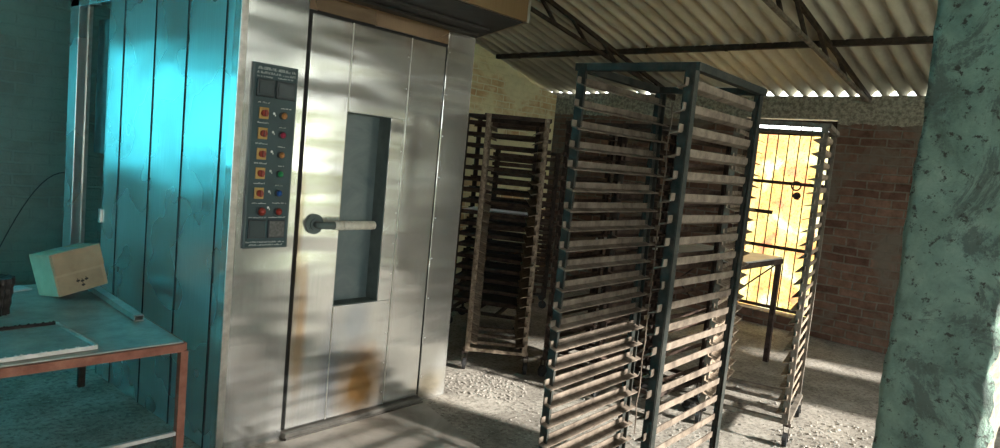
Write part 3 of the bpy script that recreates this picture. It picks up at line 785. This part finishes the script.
scatter(3.42,2.90,.24,.33,300,.003,.009); scatter(3.6,2.3,1.2,.8,420,.002,.009); scatter(4.6,1.2,1.0,.7,420,.002,.008); scatter(3.3,1.8,.7,.6,200,.002,.008); scatter(4.4,1.0,.5,.3,150,.004,.014)
o = obj('mortar_crumbs', bm, M_stone); o['kind']='stuff'; tag(o,'pale mortar crumbs scattered over the concrete floor','debris')

# ------------------------------------------------------------------ outside
bm = B(); bmesh.ops.create_grid(bm,x_segments=2,y_segments=2,size=40); 
for v_ in bm.verts: v_.co.z=-.13
o = struct('ground', bm, M_yard); o.location=(2,2,0)
def bush(loc, s, seed):
    rn=random.Random(seed)
    t=thing('garden_bush','leafy green bush growing in the yard outside the open side','bush',loc,0,'bushes in the yard')
    bm=B(); 
    for k in range(5): bar(bm,(0,0,0),(rn.uniform(-.4,.4)*s,rn.uniform(-.4,.4)*s,.9*s),.03)
    obj('stem',bm,M_bark,t)
    bm=B()
    for k in range(900):
        v_=Vector((rn.gauss(0,1),rn.gauss(0,1),rn.gauss(0,1))).normalized()*rn.uniform(.55,1)**.5
        p=Vector((v_.x*.9*s,v_.y*.8*s,.95*s+v_.z*.85*s)); q=Euler((rn.uniform(0,6),rn.uniform(0,6),rn.uniform(0,6))).to_matrix()
        l_=.085; vs=[bm.verts.new(p+q@Vector(c_)) for c_ in ((-l_,0,0),(0,-l_*.5,.01),(l_,0,0),(0,l_*.5,.01))]; bm.faces.new(vs)
    f=obj('foliage',bm,M_leaf,t)
for k,(x,y,s) in enumerate(((2.9,-5.2,1.0),(5.1,-4.8,1.1),(7.4,-5.4,1.2),(10.0,-6,1.3),(.8,-6.4,1.0))): bush((x,y,-.13),s,k+5)

# ------------------------------------------------------------------ lights
w = bpy.data.worlds.new('sky'); sc.world = w; w.use_nodes = True; nt = w.node_tree; nt.nodes.clear()
bg = N(nt,'Background'); ow = N(nt,'OutputWorld'); nt.links.new(bg.outputs[0], ow.inputs[0])
sky = N(nt,'TexSky'); sky.sky_type='HOSEK_WILKIE'; sky.sun_direction=(.3,-.85,.45); sky.turbidity=5; sky.ground_albedo=.4
nt.links.new(mix(nt, sky.outputs[0], (.93,.98,.95), .8), bg.inputs[0])
bg.inputs[1].default_value = 5.0
def light(name, kind, loc, rot, energy, col, **k):
    l = bpy.data.lights.new(name, kind); l.energy=energy; l.color=col
    for a,v_ in k.items(): setattr(l,a,v_)
    o = bpy.data.objects.new(name,l); link(o); o.location=loc; o.rotation_euler=rot; return o
s = light('sun','SUN',(0,-5,6),(0,0,0),8.0,(1,.965,.89),angle=math.radians(2.5))
s.rotation_euler = Vector((.16,-.90,.36)).to_track_quat('Z','Y').to_euler()
def portal(name, x0,x1,z0,z1,y):
    l = light(name,'AREA',b2w((x0+x1)/2,y,(z0+z1)/2),(d(90),0,RZ),1,(1,1,1),shape='RECTANGLE',size=x1-x0,size_y=z1-z0)
    l.rotation_euler = Euler((d(90),0,RZ)); l.data.cycles.is_portal=True
portal('daylight_opening', -1.6,2.4,.9,2.5,YR-.2); portal('daylight_opening', 2.7,5.85,0,2.25,YR-.2); portal('daylight_opening',6.95,7.3,0,1.75,YR-.2)
# daylight falling on the tarpaulins from outside
l = light('daylight_on_tarpaulin','AREA',b2w(-.45,YW+1.1,1.6),(d(-90),0,RZ),72,(.85,1,1),shape='RECTANGLE',size=3.2,size_y=1.8)
l.rotation_euler = Euler((d(-90),0,RZ))
l = light('daylight_on_tarpaulin','AREA',b2w(XL-1.1,4.35,1.7),(0,d(-90),RZ),230,(.85,1,1),shape='RECTANGLE',size=2.8,size_y=3.0)
l.rotation_euler = Euler((0,d(-90),RZ))
# daylight on the cloth beyond the gate
l = light('daylight_beyond_gate','AREA',b2w(XB+2.0,2.9,1.9),(0,d(80),RZ),16,(1,.98,.95),shape='RECTANGLE',size=2.2,size_y=2.2)
l.rotation_euler = Euler((0,d(85),RZ))

# ------------------------------------------------------------------ camera
cam = bpy.data.cameras.new('camera'); co = bpy.data.objects.new('camera', cam); link(co)
F = 700.; up = Vector((712,7360,F)).normalized(); d1 = Vector((595,8,-F)).normalized(); d1 = (d1-up*d1.dot(up)).normalized(); d2 = up.cross(d1)
Rm = Matrix((d1,d2,up)).to_4x4()     # camera axes -> world axes
co.matrix_world = Matrix.Translation((0,0,1.5)) @ Rm
cam.sensor_width = 36; cam.lens = 36*F/1000; cam.clip_start=.05; cam.clip_end=200
sc.camera = co
vs = sc.view_settings; sc.display_settings.display_device='sRGB'
vs.view_transform='Standard'; vs.look='None'; vs.gamma=1; vs.use_curve_mapping=False; vs.exposure=1.2
